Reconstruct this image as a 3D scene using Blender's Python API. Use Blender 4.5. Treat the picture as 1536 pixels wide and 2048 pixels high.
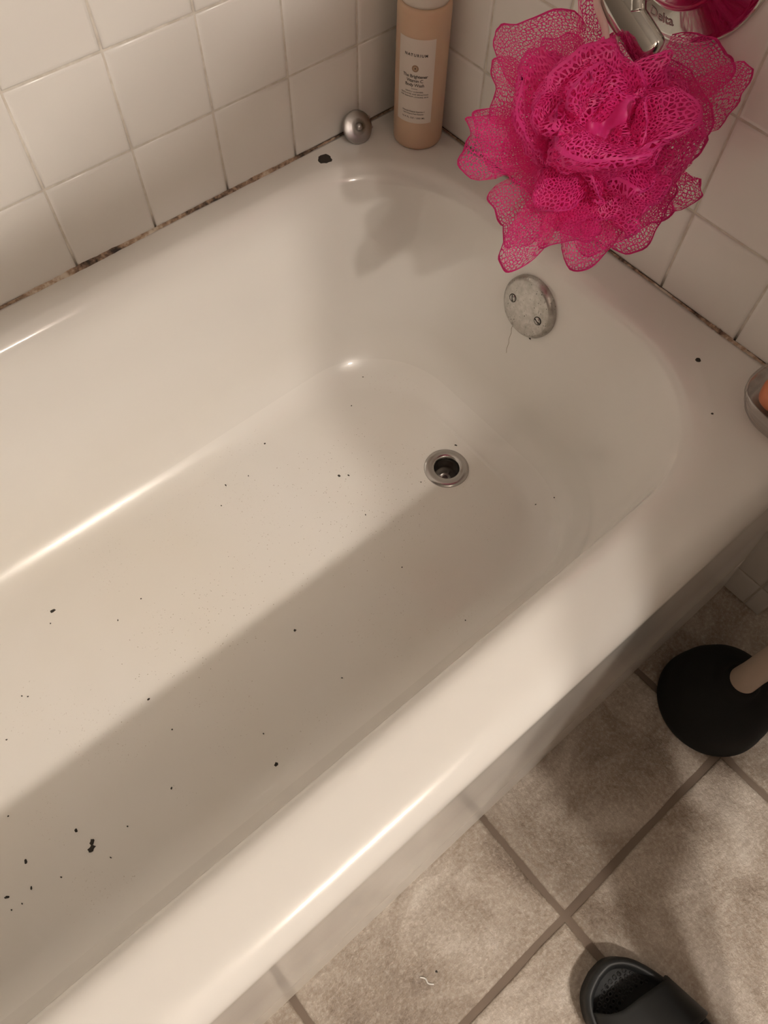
import bpy, bmesh, math, random
from mathutils import Vector, Matrix, Euler
from mathutils.bvhtree import BVHTree
def wob(p, k):
    """smooth repeatable wobble in -1..1 for a point."""
    x, y, z = p; s = 0.0
    for a, b, c, d, w in ((1.0, 0.37, -0.61, 0.0, 0.5), (-0.53, 1.13, 0.41, 1.7, 0.4), (0.29, -0.71, 1.31, 4.1, 0.4), (1.9, 1.3, -0.8, 2.3, 0.25), (-1.2, 0.9, 2.1, 5.2, 0.25)):
        s += w*math.sin(a*x+b*y+c*z+d+k)
    return s/1.2
def wobv(p, k): return Vector((wob(p, k), wob(p, k*1.7+2.1), wob(p, k*2.3+4.4)))
PI = math.pi
for o in list(bpy.data.objects): bpy.data.objects.remove(o, do_unlink=True)
scene = bpy.context.scene
COL = scene.collection
H = 0.388            # bathtub rim height
LAMP = Vector((-0.58, -2.46, 2.36))

# ---------------------------------------------------------------- camera
cd = bpy.data.cameras.new('camera'); cam = bpy.data.objects.new('camera', cd); COL.objects.link(cam)
cam.location = (-0.70198, -0.76743, 1.0556)
cam.rotation_euler = Euler((0.50336, -0.01613, -0.70005), 'XYZ')
cd.sensor_fit = 'VERTICAL'; cd.sensor_height = 36.0; cd.lens = 36.0 * 1515.874 / 2048.0
cd.clip_start = 0.02; cd.clip_end = 20
scene.camera = cam
# ---------------------------------------------------------------- world and exposure
w = bpy.data.worlds.new('world'); scene.world = w; w.use_nodes = True
w.node_tree.nodes['Background'].inputs[0].default_value = (0.02, 0.018, 0.015, 1)
w.node_tree.nodes['Background'].inputs[1].default_value = 1.0
vs = scene.view_settings
vs.view_transform = 'Standard'; vs.look = 'None'; vs.gamma = 1.0; vs.use_curve_mapping = False
vs.exposure = 0.0
scene.cycles.transparent_max_bounces = 40
LAMP_POWER = 750.0
LAMP_COLOR = (1.0, 0.90, 0.80)

# ---------------------------------------------------------------- helpers
class NT:
    def __init__(s, name):
        s.m = bpy.data.materials.new(name); s.m.use_nodes = True
        s.t = s.m.node_tree; s.n = s.t.nodes; s.l = s.t.links
        s.b = s.n['Principled BSDF']; s.out = s.n['Material Output']
    def add(s, typ, **kw):
        nd = s.n.new(typ)
        for k, v in kw.items():
            if k.startswith('i_'): nd.inputs[k[2:].replace('_', ' ')].default_value = v
            elif k[0] == 'n' and k[1:].isdigit(): nd.inputs[int(k[1:])].default_value = v
            else: setattr(nd, k, v)
        return nd
    def link(s, a, b): s.l.new(a, b)
    def coord(s, kind='Object'):
        return s.add('ShaderNodeTexCoord').outputs[kind]
    def noise(s, vec, scale, detail=4, rough=0.55, dist=0.0):
        nd = s.add('ShaderNodeTexNoise'); nd.inputs['Scale'].default_value = scale
        nd.inputs['Detail'].default_value = detail; nd.inputs['Roughness'].default_value = rough
        nd.inputs['Distortion'].default_value = dist
        s.link(vec, nd.inputs['Vector']); return nd.outputs['Fac']
    def ramp(s, fac, stops, interp='LINEAR'):
        nd = s.add('ShaderNodeValToRGB'); cr = nd.color_ramp; cr.interpolation = interp
        while len(cr.elements) < len(stops): cr.elements.new(0.5)
        for e, (p, c) in zip(cr.elements, stops):
            e.position = p; e.color = (*c, 1) if len(c) == 3 else c
        s.link(fac, nd.inputs[0]); return nd.outputs[0]
    def math(s, op, a, b=None, clamp=False):
        nd = s.add('ShaderNodeMath', operation=op); nd.use_clamp = clamp
        for i, v in enumerate((a, b)):
            if v is None: continue
            if isinstance(v, (int, float)): nd.inputs[i].default_value = v
            else: s.link(v, nd.inputs[i])
        return nd.outputs[0]
    def mix(s, fac, a, b):
        nd = s.add('ShaderNodeMix', data_type='RGBA')
        for i, v in ((0, fac), (6, a), (7, b)):
            if isinstance(v, (int, float)): nd.inputs[i].default_value = v
            elif isinstance(v, tuple): nd.inputs[i].default_value = (*v, 1)
            else: s.link(v, nd.inputs[i])
        return nd.outputs[2]
    def bump(s, hgt, strength=0.2, dist=0.001):
        nd = s.add('ShaderNodeBump'); nd.inputs['Strength'].default_value = strength; nd.inputs['Distance'].default_value = dist
        s.link(hgt, nd.inputs['Height']); s.link(nd.outputs[0], s.b.inputs['Normal'])
    def set(s, **kw):
        for k, v in kw.items():
            k = k.replace('_', ' ')
            if isinstance(v, tuple) and len(v) == 3 and s.b.inputs[k].type == 'RGBA': v = (*v, 1)
            s.b.inputs[k].default_value = v
        return s
def simple(name, col, rough=0.5, metal=0.0, **kw):
    m = NT(name); m.set(Base_Color=col, Roughness=rough, Metallic=metal, **kw); return m.m

def obj(name, me, mat=None, parent=None, smooth=False):
    if isinstance(me, bmesh.types.BMesh):
        b = me; me = bpy.data.meshes.new(name); b.to_mesh(me); b.free()
    o = bpy.data.objects.new(name, me); COL.objects.link(o)
    if mat:
        if not me.materials: me.materials.append(mat)
    if smooth:
        for p in me.polygons: p.use_smooth = True
    if parent: o.parent = parent
    return o
def empty(name, loc=(0, 0, 0), rot=(0, 0, 0)):
    o = bpy.data.objects.new(name, None); COL.objects.link(o); o.empty_display_size = 0.03
    o.location = loc; o.rotation_euler = rot; return o
def tag(o, label=None, cat=None, group=None, kind=None):
    for k, v in (('label', label), ('category', cat), ('group', group), ('kind', kind)):
        if v: o[k] = v
    return o
def box(bm, lo, hi):
    x0, y0, z0 = lo; x1, y1, z1 = hi
    v = [bm.verts.new(p) for p in ((x0,y0,z0),(x1,y0,z0),(x1,y1,z0),(x0,y1,z0),(x0,y0,z1),(x1,y0,z1),(x1,y1,z1),(x0,y1,z1))]
    for f in ((0,3,2,1),(4,5,6,7),(0,1,5,4),(1,2,6,5),(2,3,7,6),(3,0,4,7)): bm.faces.new([v[i] for i in f])
    return bm
def lathe(bm, prof, seg=48, mat=None, cap=True):
    """prof = [(r, z)...] revolved about z; a radius of 0 closes to a point."""
    rings = []
    for r, z in prof:
        if r < 1e-7: rings.append([bm.verts.new((0, 0, z))])
        else: rings.append([bm.verts.new((r*math.cos(2*PI*i/seg), r*math.sin(2*PI*i/seg), z)) for i in range(seg)])
    for a, b in zip(rings, rings[1:]):
        for i in range(seg):
            j = (i+1) % seg
            if len(a) == 1 and len(b) == 1: continue
            if len(a) == 1: bm.faces.new((a[0], b[i], b[j]))
            elif len(b) == 1: bm.faces.new((a[i], a[j], b[0]))
            else: bm.faces.new((a[i], a[j], b[j], b[i]))
    bmesh.ops.recalc_face_normals(bm, faces=bm.faces)
    if mat: bmesh.ops.transform(bm, matrix=mat, verts=bm.verts)
    return bm
def tube(bm, pts, rad, seg=10, close=False):
    """swept tube through pts; rad a number or a list."""
    pts = [Vector(p) for p in pts]; n = len(pts); rings = []
    up = None
    for i, p in enumerate(pts):
        t = (pts[min(i+1, n-1)] - pts[max(i-1, 0)]).normalized()
        if up is None:
            up = Vector((0, 0, 1)) if abs(t.z) < 0.9 else Vector((1, 0, 0))
        a = t.cross(up).normalized(); b = a.cross(t).normalized(); up = b
        r = rad[i] if isinstance(rad, (list, tuple)) else rad
        rings.append([bm.verts.new(p + a*(r*math.cos(2*PI*k/seg)) + b*(r*math.sin(2*PI*k/seg))) for k in range(seg)])
    for a, b in zip(rings, rings[1:]):
        for k in range(seg): bm.faces.new((a[k], a[(k+1) % seg], b[(k+1) % seg], b[k]))
    bm.faces.new(rings[0][::-1]); bm.faces.new(rings[-1])
    bmesh.ops.recalc_face_normals(bm, faces=bm.faces)
    return bm
def spline(pts, n=8):
    pts = [Vector(p) for p in pts]; out = []
    for i in range(len(pts)-1):
        p0 = pts[max(i-1, 0)]; p1 = pts[i]; p2 = pts[i+1]; p3 = pts[min(i+2, len(pts)-1)]
        for k in range(n):
            t = k/n
            out.append(0.5*((2*p1)+(p2-p0)*t+(2*p0-5*p1+4*p2-p3)*t*t+(3*p1-p0-3*p2+p3)*t**3))
    out.append(pts[-1]); return out
def frame(origin, zdir, xhint=(0, 0, 1)):
    z = Vector(zdir).normalized(); x = Vector(xhint); x = (x - z*x.dot(z)).normalized(); y = z.cross(x)
    return Matrix(((x.x, y.x, z.x, origin[0]), (x.y, y.y, z.y, origin[1]), (x.z, y.z, z.z, origin[2]), (0, 0, 0, 1)))
def text_bm(body, size, bold=0.0, space=1.0):
    """flat lettering centred on the origin in XY as a bmesh."""
    cu = bpy.data.curves.new('lettering', 'FONT'); cu.body = body; cu.size = size
    cu.align_x = 'CENTER'; cu.align_y = 'CENTER'; cu.offset = bold; cu.space_character = space; cu.resolution_u = 3
    t = bpy.data.objects.new('lettering', cu); COL.objects.link(t)
    dg = bpy.context.evaluated_depsgraph_get(); me = bpy.data.meshes.new_from_object(t.evaluated_get(dg))
    bpy.data.objects.remove(t, do_unlink=True); bpy.data.curves.remove(cu)
    bm = bmesh.new(); bm.from_mesh(me); bpy.data.meshes.remove(me)
    return bm

# ---------------------------------------------------------------- materials
def m_walltile():
    m = NT('glazed_wall_tile'); c = m.coord()
    oi = m.add('ShaderNodeObjectInfo')
    col = m.ramp(oi.outputs['Random'], [(0, (0.79, 0.765, 0.725)), (1, (0.82, 0.795, 0.755))])
    m.link(col, m.b.inputs['Base Color']); m.set(Roughness=0.28, Coat_Weight=0.25, Coat_Roughness=0.15)
    m.bump(m.noise(c, 35, 3), 0.10, 0.002); return m.m
def m_grout():
    m = NT('wall_grout'); c = m.coord(); s = m.add('ShaderNodeSeparateXYZ'); m.link(c, s.inputs[0])
    n = m.noise(c, 90, 4); base = m.ramp(n, [(0.3, (0.58, 0.53, 0.46)), (0.7, (0.74, 0.70, 0.63))])
    hz = m.math('SUBTRACT', s.outputs[2], H)
    mold = m.math('SUBTRACT', 1.0, m.math('DIVIDE', m.math('ABSOLUTE', hz), 0.022), True)
    mold = m.math('MULTIPLY', mold, m.math('ADD', m.noise(c, 25, 2), 0.45), True)
    col = m.mix(mold, base, (0.05, 0.04, 0.03))
    m.link(col, m.b.inputs['Base Color']); m.set(Roughness=0.85); return m.m
def m_caulk():
    m = NT('stained_caulk'); c = m.coord()
    n1 = m.noise(c, 14, 5, 0.65); n2 = m.noise(c, 160, 3, 0.6)
    mx = m.math('ADD', m.math('MULTIPLY', n1, 0.72), m.math('MULTIPLY', n2, 0.28))
    col = m.ramp(mx, [(0.39, (0.035, 0.026, 0.02)), (0.45, (0.20, 0.13, 0.09)), (0.51, (0.46, 0.33, 0.23)), (0.58, (0.70, 0.62, 0.52))])
    m.link(col, m.b.inputs['Base Color']); m.set(Roughness=0.7); m.bump(n2, 0.5, 0.002); return m.m
def m_enamel():
    m = NT('porcelain_enamel'); c = m.coord(); s = m.add('ShaderNodeSeparateXYZ'); m.link(c, s.inputs[0])
    n = m.noise(c, 3.2, 3)
    clean = (0.82, 0.80, 0.76)
    low = m.math('SUBTRACT', 1.0, m.math('DIVIDE', m.math('SUBTRACT', s.outputs[2], 0.075), 0.16), True)
    st = m.math('MULTIPLY', low, m.math('MULTIPLY', m.math('SUBTRACT', n, 0.30), 2.2, True))
    col = m.mix(m.math('MULTIPLY', st, 0.55), clean, (0.74, 0.68, 0.57))
    fine = m.noise(c, 420, 2, 0.6); patch = m.noise(c, 9, 3)
    sp = m.math('MULTIPLY', m.math('GREATER_THAN', fine, 0.69), m.math('GREATER_THAN', patch, 0.52))
    sp = m.math('MULTIPLY', sp, m.math('LESS_THAN', s.outputs[2], 0.088))
    col = m.mix(m.math('MULTIPLY', sp, 0.45), col, (0.42, 0.36, 0.28))
    m.link(col, m.b.inputs['Base Color'])
    rg = m.math('ADD', 0.13, m.math('MULTIPLY', low, 0.17)); m.link(rg, m.b.inputs['Roughness'])
    m.set(Coat_Weight=0.3, Coat_Roughness=0.06)
    m.bump(m.noise(c, 60, 2), 0.05, 0.001); return m.m
def m_floortile():
    m = NT('mottled_floor_tile'); c = m.coord(); oi = m.add('ShaderNodeObjectInfo')
    off = m.add('ShaderNodeVectorMath', operation='ADD'); m.link(c, off.inputs[0])
    cmb = m.add('ShaderNodeCombineXYZ')
    m.link(m.math('MULTIPLY', oi.outputs['Random'], 40.0), cmb.inputs[0]); m.link(m.math('MULTIPLY', oi.outputs['Random'], 17.0), cmb.inputs[1])
    m.link(cmb.outputs[0], off.inputs[1]); v = off.outputs[0]
    n1 = m.noise(v, 9, 8, 0.62, 0.8); n2 = m.noise(v, 190, 6, 0.75)
    f = m.math('ADD', m.math('MULTIPLY', n1, 0.66), m.math('MULTIPLY', n2, 0.34))
    col = m.ramp(f, [(0.36, (0.22, 0.17, 0.13)), (0.46, (0.36, 0.30, 0.24)), (0.54, (0.47, 0.41, 0.345)), (0.66, (0.66, 0.61, 0.54))])
    m.link(col, m.b.inputs['Base Color'])
    m.link(m.math('ADD', 0.16, m.math('MULTIPLY', n2, 0.2)), m.b.inputs['Roughness'])
    m.bump(m.noise(v, 120, 5, 0.65), 0.9, 0.0030); return m.m
def m_chrome(name='chrome', rough=0.08, spots=0.0, base=(0.62, 0.60, 0.57)):
    m = NT(name); c = m.coord(); m.set(Base_Color=base, Metallic=1.0, Roughness=rough)
    if spots:
        n = m.noise(c, 130, 3, 0.6); n2 = m.noise(c, 420, 2)
        k = m.math('MULTIPLY', m.math('GREATER_THAN', n2, 0.66), m.math('GREATER_THAN', n, 0.5))
        col = m.mix(m.math('MULTIPLY', k, spots), m.ramp(n, [(0.3, (0.40, 0.38, 0.35)), (0.7, (0.58, 0.56, 0.53))]), (0.03, 0.025, 0.02))
        m.link(col, m.b.inputs['Base Color'])
        m.link(m.math('ADD', rough, m.math('MULTIPLY', n, 0.35)), m.b.inputs['Roughness'])
    return m.m
def m_net(name='pink_netting', cover=0.10, trans=0.5):
    m = NT(name); n = m
    uv = n.add('ShaderNodeUVMap', uv_map='net').outputs[0]
    vo = n.add('ShaderNodeTexVoronoi', feature='DISTANCE_TO_EDGE', voronoi_dimensions='2D'); vo.inputs['Scale'].default_value = 330
    vo.inputs['Randomness'].default_value = 0.8
    n.link(uv, vo.inputs['Vector'])
    thread = n.math('LESS_THAN', vo.outputs['Distance'], cover)
    f2 = n.add('ShaderNodeSeparateXYZ'); n.link(n.add('ShaderNodeUVMap', uv_map='fold').outputs[0], f2.inputs[0])
    hem = n.math('GREATER_THAN', f2.outputs[1], 0.985)
    a = n.math('MAXIMUM', thread, hem)
    m.set(Base_Color=(0.95, 0.055, 0.35), Roughness=0.45)
    tl = n.add('ShaderNodeBsdfTranslucent'); tl.inputs[0].default_value = (0.95, 0.07, 0.38, 1)
    mx = n.add('ShaderNodeMixShader'); mx.inputs[0].default_value = trans
    n.link(m.b.outputs[0], mx.inputs[1]); n.link(tl.outputs[0], mx.inputs[2])
    tr = n.add('ShaderNodeBsdfTransparent'); fin = n.add('ShaderNodeMixShader')
    n.link(a, fin.inputs[0]); n.link(tr.outputs[0], fin.inputs[1]); n.link(mx.outputs[0], fin.inputs[2])
    n.link(fin.outputs[0], n.out.inputs[0]); return m.m
def m_clear():
    m = NT('clear_plastic'); m.set(Base_Color=(0.9, 0.88, 0.86), Roughness=0.1)
    g = m.add('ShaderNodeBsdfGlossy'); g.inputs[0].default_value = (0.9, 0.9, 0.9, 1); g.inputs[1].default_value = 0.12
    t = m.add('ShaderNodeBsdfTransparent'); t.inputs[0].default_value = (0.93, 0.915, 0.90, 1)
    lw = m.add('ShaderNodeLayerWeight'); lw.inputs[0].default_value = 0.35
    mx = m.add('ShaderNodeMixShader'); m.link(m.math('ADD', 0.06, m.math('MULTIPLY', lw.outputs['Facing'], 0.75)), mx.inputs[0])
    m.link(t.outputs[0], mx.inputs[1]); m.link(g.outputs[0], mx.inputs[2]); m.link(mx.outputs[0], m.out.inputs[0]); return m.m
def m_plaster(name, col):
    m = NT(name); c = m.coord(); m.set(Base_Color=col, Roughness=0.8); m.bump(m.noise(c, 120, 3), 0.1, 0.001); return m.m

TILE = m_walltile(); GROUT = m_grout(); CAULK = m_caulk(); ENAMEL = m_enamel(); FTILE = m_floortile()
FGROUT = simple('floor_grout', (0.20, 0.155, 0.12), 0.9)
CHROME = m_chrome(); CHROME_WORN = m_chrome('worn_chrome', 0.16, 0.9); CHROME_DULL = m_chrome('dull_chrome', 0.2, 0.0, (0.48, 0.46, 0.44))
STEEL_DARK = m_chrome('drain_metal', 0.3, 0.0, (0.40, 0.38, 0.36))
PLASTER = m_plaster('painted_plaster', (0.16, 0.135, 0.115)); CEIL = m_plaster('ceiling_paint', (0.28, 0.255, 0.23))
BLACK = simple('dark_flake', (0.035, 0.03, 0.024), 0.8)
RUBBER = simple('black_rubber', (0.005, 0.005, 0.005), 0.85)

# ---------------------------------------------------------------- room shell
P = 0.1095; GR = 0.0015           # wall tile pitch and joint
XL = -1.524; YF = -2.62; ZC = 2.62; XR = 0.06; YE = -0.824
def struct(name, lo, hi, mat, label=None):
    o = obj(name, box(bmesh.new(), lo, hi), mat); o['kind'] = 'structure'
    if label: o['label'] = label
    return o
floor = struct('floor', (XL-0.1, YF-0.1, -0.06), (XR+0.1, 0.1, -0.0025), FGROUT, 'mottled beige ceramic floor tiles with brown grout')
wall_left = struct('wall_left', (XL-0.1, 0.0016, 0.0), (XR, 0.1, ZC), GROUT, 'white square-tiled wall along the length of the bathtub')
wall_right = struct('wall_right', (0.0016, YE, 0.0), (XR, 0.0, ZC), GROUT, 'white square-tiled wall behind the shower valve')
wall_foot = struct('wall_foot', (XL-0.1, YF, 0.0), (XL, 0.0, ZC), PLASTER, 'painted wall at the foot of the bathtub')
wall_recess = struct('wall_recess', (XR, YF, 0.0), (XR+0.1, YE, ZC), PLASTER, 'painted wall of the recess beside the bathtub')
wall_front = struct('wall_front', (XL-0.1, YF-0.1, 0.0), (XR+0.1, YF, ZC), PLASTER, 'painted wall opposite the bathtub')
ceiling = struct('ceiling', (XL-0.1, YF-0.1, ZC), (XR+0.1, 0.1, ZC+0.1), CEIL, 'pale painted ceiling')

def cushion_tile(wd, ht, t=0.0035, e=0.0019):
    """tile in local XY (0..wd, 0..ht), face towards +z, pillowed edge."""
    bm = bmesh.new(); rings = []
    for ins, z in ((0, -0.003), (0, 0.0), (e*0.35, t*0.65), (e, t*0.93), (e*2.6, t)):
        rings.append([bm.verts.new(p) for p in ((ins, ins, z), (wd-ins, ins, z), (wd-ins, ht-ins, z), (ins, ht-ins, z))])
    for a, b in zip(rings, rings[1:]):
        for k in range(4): bm.faces.new((a[k], a[(k+1) % 4], b[(k+1) % 4], b[k]))
    bm.faces.new(rings[-1]); me = bpy.data.meshes.new('tile'); bm.to_mesh(me); bm.free(); me.materials.append(TILE)
    for p in me.polygons: p.use_smooth = True
    return me
tcache = {}
def tile_at(parent, u0, u1, v0, v1, basis):
    wd, ht = round(u1-u0-GR, 4), round(v1-v0-GR, 4)
    if wd < 0.008 or ht < 0.008: return
    if (wd, ht) not in tcache: tcache[(wd, ht)] = cushion_tile(wd, ht)
    o = bpy.data.objects.new('tile', tcache[(wd, ht)]); COL.objects.link(o); o.parent = parent
    jit = Matrix.Rotation(random.uniform(-.0035, .0035), 4, 'X') @ Matrix.Rotation(random.uniform(-.0035, .0035), 4, 'Y')
    o.matrix_world = basis(u0+GR/2, v0+GR/2) @ jit
random.seed(3)
TF = 0.0035
def basis_left(u, v):     # u runs along -x from the corner
    return Matrix(((-1, 0, 0, -u), (0, 0, -1, TF), (0, 1, 0, v), (0, 0, 0, 1))) @ Matrix.Scale(1, 4)
def basis_left2(x, v):    # local x -> world +x, local y -> +z, local z -> -y
    return Matrix(((1, 0, 0, x), (0, 0, -1, TF), (0, 1, 0, v), (0, 0, 0, 1)))
def basis_right(u, v):    # local x -> world -y, local y -> +z, local z -> -x
    return Matrix(((0, 0, -1, TF), (-1, 0, 0, -u), (0, 1, 0, v), (0, 0, 0, 1)))
rows = [H + 0.0005 + i*P for i in range(0, 15)]
vx = [0.0] + [-(0.0869 + i*P) for i in range(0, 14)]
vx = [v for v in vx if v > XL] + [XL]
for z0, z1 in zip(rows, rows[1:]):
    for a, b in zip(vx, vx[1:]):
        tile_at(wall_left, b, a, z0, z1, basis_left2)
uy = [0.0] + [0.0313 + i*P for i in range(0, 8)] + [-YE]
rows_r = [0.0, H + 0.0005 - 3*P, H + 0.0005 - 2*P, H + 0.0005 - P] + rows
for z0, z1 in zip(rows_r, rows_r[1:]):
    for a, b in zip(uy, uy[1:]):
        if z1 < H + 0.01 and b < 0.765: continue
        tile_at(wall_right, a, b, z0, z1, basis_right)

# floor tiles
FP = 0.308; FG = 0.0062; FX = -0.5088; FY = -0.9115
def floor_tile_mesh(wd, ht, seed):
    rnd = random.Random(seed); bm = bmesh.new(); n = 7
    per = []
    for k in range(4):
        for i in range(n):
            t = i/n
            per.append([(t, 0), (1, t), (1-t, 1), (0, 1-t)][k])
    wob = [rnd.uniform(-0.0011, 0.0011) for _ in per]
    rings = []
    for ins, z in ((0.0, -0.0045), (0.0004, -0.0018), (0.0022, -0.0004), (0.006, 0.0)):
        ring = []
        for (a, b), wv in zip(per, wob):
            x = a*wd; y = b*ht; cx, cy = wd/2, ht/2
            k = ins + wv + 0.0011
            ring.append(bm.verts.new((x + (k if a < 1e-6 else -k if a > 1-1e-6 else 0), y + (k if b < 1e-6 else -k if b > 1-1e-6 else 0), z)))
        rings.append(ring)
    m = len(per)
    for a, b in zip(rings, rings[1:]):
        for k in range(m): bm.faces.new((a[k], a[(k+1) % m], b[(k+1) % m], b[k]))
    bm.faces.new(rings[-1]); me = bpy.data.meshes.new('floor_tile'); bm.to_mesh(me); bm.free(); me.materials.append(FTILE)
    for p in me.polygons: p.use_smooth = p.index < len(me.polygons)-1
    return me
fx = [FX + i*FP for i in range(-4, 4)]; fy = [FY + i*FP for i in range(-6, 2)]
cl = lambda v, lo, hi: max(lo, min(hi, v))
seed = 0
for a, b in zip(fx, fx[1:]):
    for c, d in zip(fy, fy[1:]):
        a2, b2, c2, d2 = cl(a, XL, XR), cl(b, XL, XR), cl(c, YF, -0.70), cl(d, YF, -0.70)
        if b2-a2 < 0.03 or d2-c2 < 0.03: continue
        seed += 1
        o = obj('floor_tile', floor_tile_mesh(b2-a2-FG, d2-c2-FG, seed), None, floor)
        o.location = (a2+FG/2, c2+FG/2, 0)

# caulk along both walls
def caulk(name, p0, p1, out, seed, parent, wide, dark=()):
    rnd = random.Random(seed); bm = bmesh.new(); p0 = Vector(p0); p1 = Vector(p1); out = Vector(out); n = 220; prev = None
    w1 = [rnd.random() for _ in range(n+1)]; ph = rnd.random()*6
    for i in range(n+1):
        t = i/n; c = p0.lerp(p1, t)
        wd = wide*(0.55 + 0.45*math.sin(t*9+ph)*math.sin(t*23+ph*2)) + 0.0012*(w1[i]-0.5); wd = max(0.0012, wd)
        hg = wd*(0.8+0.5*w1[(i*7) % n])
        ring = [bm.verts.new(c - out*0.001 + Vector((0, 0, hg))), bm.verts.new(c + out*wd*0.45 + Vector((0, 0, hg*0.55))), bm.verts.new(c + out*wd + Vector((0, 0, 0.0001))), bm.verts.new(c - out*0.001 - Vector((0, 0, 0.001)))]
        if prev:
            for k in range(4): bm.faces.new((prev[k], prev[(k+1) % 4], ring[(k+1) % 4], ring[k]))
        prev = ring
    bmesh.ops.recalc_face_normals(bm, faces=bm.faces)
    o = part(name, bm, CAULK, parent, False); o['label'] = 'cracked brown-stained caulk along the bathtub rim'; return o
# ---------------------------------------------------------------- bathtub
def rrect(x0, x1, y0, y1, r, nc=18, nx=60, ny=24):
    """rounded rectangle, constant vertex count, counter-clockwise from the right side."""
    r = min(r, (x1-x0)/2-1e-4, (y1-y0)/2-1e-4); pts = []
    def side(a, b, n):
        for i in range(n): pts.append((a[0]+(b[0]-a[0])*i/n, a[1]+(b[1]-a[1])*i/n))
    def arc(cx, cy, a0, n):
        for i in range(n):
            a = a0 + PI/2*i/n; pts.append((cx+r*math.cos(a), cy+r*math.sin(a)))
    side((x1, y0+r), (x1, y1-r), ny); arc(x1-r, y1-r, 0, nc)
    side((x1-r, y1), (x0+r, y1), nx); arc(x0+r, y1-r, PI/2, nc)
    side((x0, y1-r), (x0, y0+r), ny); arc(x0+r, y0+r, PI, nc)
    side((x0+r, y0), (x1-r, y0), nx); arc(x1-r, y0+r, 1.5*PI, nc)
    return pts
tub = empty('bathtub', (-0.762, -0.381, 0.0))
DRAIN = Vector((-0.2190, -0.3670, 0.0745)); ZF = 0.083
def zfl(x): return 0.0768 + 0.011*max(0.0, min(1.0, (-0.22-x)/0.9))
def build_tub():
    bm = bmesh.new(); R = []
    xo0, xo1, yo1 = XL+0.001, -0.001, -0.001
    R.append([(x, y, 0.0) for x, y in rrect(xo0, xo1, -0.762, yo1, 0.004)])
    for t in (0.06, 0.2, 0.4, 0.6, 0.8, 0.94, 1.0):
        R.append([(x, y, 0.36*t) for x, y in rrect(xo0, xo1, -0.762+0.024*t, yo1, 0.004)])
    rr = 0.026
    for k in range(1, 13):
        a = PI/2*k/12
        R.append([(x, y, 0.362+rr*math.sin(a)) for x, y in rrect(xo0, xo1, -0.738+rr*(1-math.cos(a))*1.15, yo1, 0.004)])
    yfo = -0.738+rr*1.15
    I = dict(f=-0.676, b=-0.034, r=-0.046, l=-1.46)
    for k in range(1, 9):
        t = k/8
        R.append([(x, y, H) for x, y in rrect(xo0+(I['l']-xo0)*t, xo1+(I['r']-xo1)*t, yfo+(I['f']-yfo)*t, yo1+(I['b']-yo1)*t, 0.004+0.156*t)])
    ri = 0.024; amax = math.radians(80)
    for k in range(1, 15):
        a = amax*k/14; s = ri*math.sin(a)
        R.append([(x, y, H-ri*(1-math.cos(a))) for x, y in rrect(I['l']+s*1.2, I['r']-s, I['f']+s*1.15, I['b']-s, 0.16)])
    s = ri*math.sin(amax); zt = H-ri*(1-math.cos(amax)); zb = 0.165
    W0 = (I['l']+s*1.2, I['r']-s, I['f']+s*1.15, I['b']-s)
    W1 = (W0[0]+0.13, W0[1]-0.036, W0[2]+0.030, W0[3]-0.030)
    for k in range(1, 17):
        t = k/16
        R.append([(x, y, zt+(zb-zt)*t) for x, y in rrect(*[a+(b-a)*t for a, b in zip(W0, W1)], 0.16-0.005*t)])
    RX = (0.14, 0.056, 0.064, 0.064)
    for k in range(1, 25):
        a = PI/2*k/24; e = 1-math.cos(a); e2 = e+0.10*math.sin(a)
        R.append([(x, y, zfl(x)+(zb-zfl(x))*(1-math.sin(a))) for x, y in rrect(W1[0]+RX[0]*e2, W1[1]-RX[1]*e2, W1[2]+RX[2]*e2, W1[3]-RX[3]*e2, 0.155-0.03*e)])
    last = R[-1]; n = len(last); rc = 0.0235
    for k in range(1, 31):
        t = 1-(1-k/30)**1.15; ring = []
        for i, (x, y, z) in enumerate(last):
            a = math.atan2(y-DRAIN.y, x-DRAIN.x); cx, cy = DRAIN.x+rc*math.cos(a), DRAIN.y+rc*math.sin(a)
            px, py = x+(cx-x)*t, y+(cy-y)*t
            d = math.hypot(px-DRAIN.x, py-DRAIN.y)
            q = max(0.0, min(1.0, (d-0.034)/0.10)); q = q*q*(3-2*q); zz = DRAIN.z+(zfl(px)-DRAIN.z)*q if t < 1 else DRAIN.z
            ring.append((px, py, zz))
        R.append(ring)
    rv = [[bm.verts.new(p) for p in ring] for ring in R]
    for a, b in zip(rv, rv[1:]):
        for i in range(n): bm.faces.new((a[i], a[(i+1) % n], b[(i+1) % n], b[i]))
    bmesh.ops.recalc_face_normals(bm, faces=bm.faces)
    return bm
tb = build_tub(); BVH = BVHTree.FromBMesh(tb)
tub_body = obj('basin', tb, ENAMEL, None, True); tub_body.parent = tub; tub_body.location = -tub.location
tag(tub, 'off-white enamelled bathtub with a rounded rim, set against tiled walls', 'bathtub')
def part(name, bm, mat, parent, smooth=True):
    """bmesh given in world coordinates, made a child without moving."""
    o = obj(name, bm, mat, None, smooth); o.parent = parent
    off = Vector((0, 0, 0)); p = parent
    while p: off += p.location; p = p.parent
    o.location = -off; return o
def drop(x, y, z0=1.0):
    hit = BVH.ray_cast(Vector((x, y, z0)), Vector((0, 0, -1)))
    return (hit[0], hit[1]) if hit[0] else (Vector((x, y, 0)), Vector((0, 0, 1)))

caulk('caulk_bead', (XL+0.005, -0.0004, H), (-0.002, -0.0004, H), (0, -1, 0), 5, tub, 0.0046)
caulk('caulk_bead', (-0.0004, -0.002, H), (-0.0004, -0.735, H), (-1, 0, 0), 9, tub, 0.0027)

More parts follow.
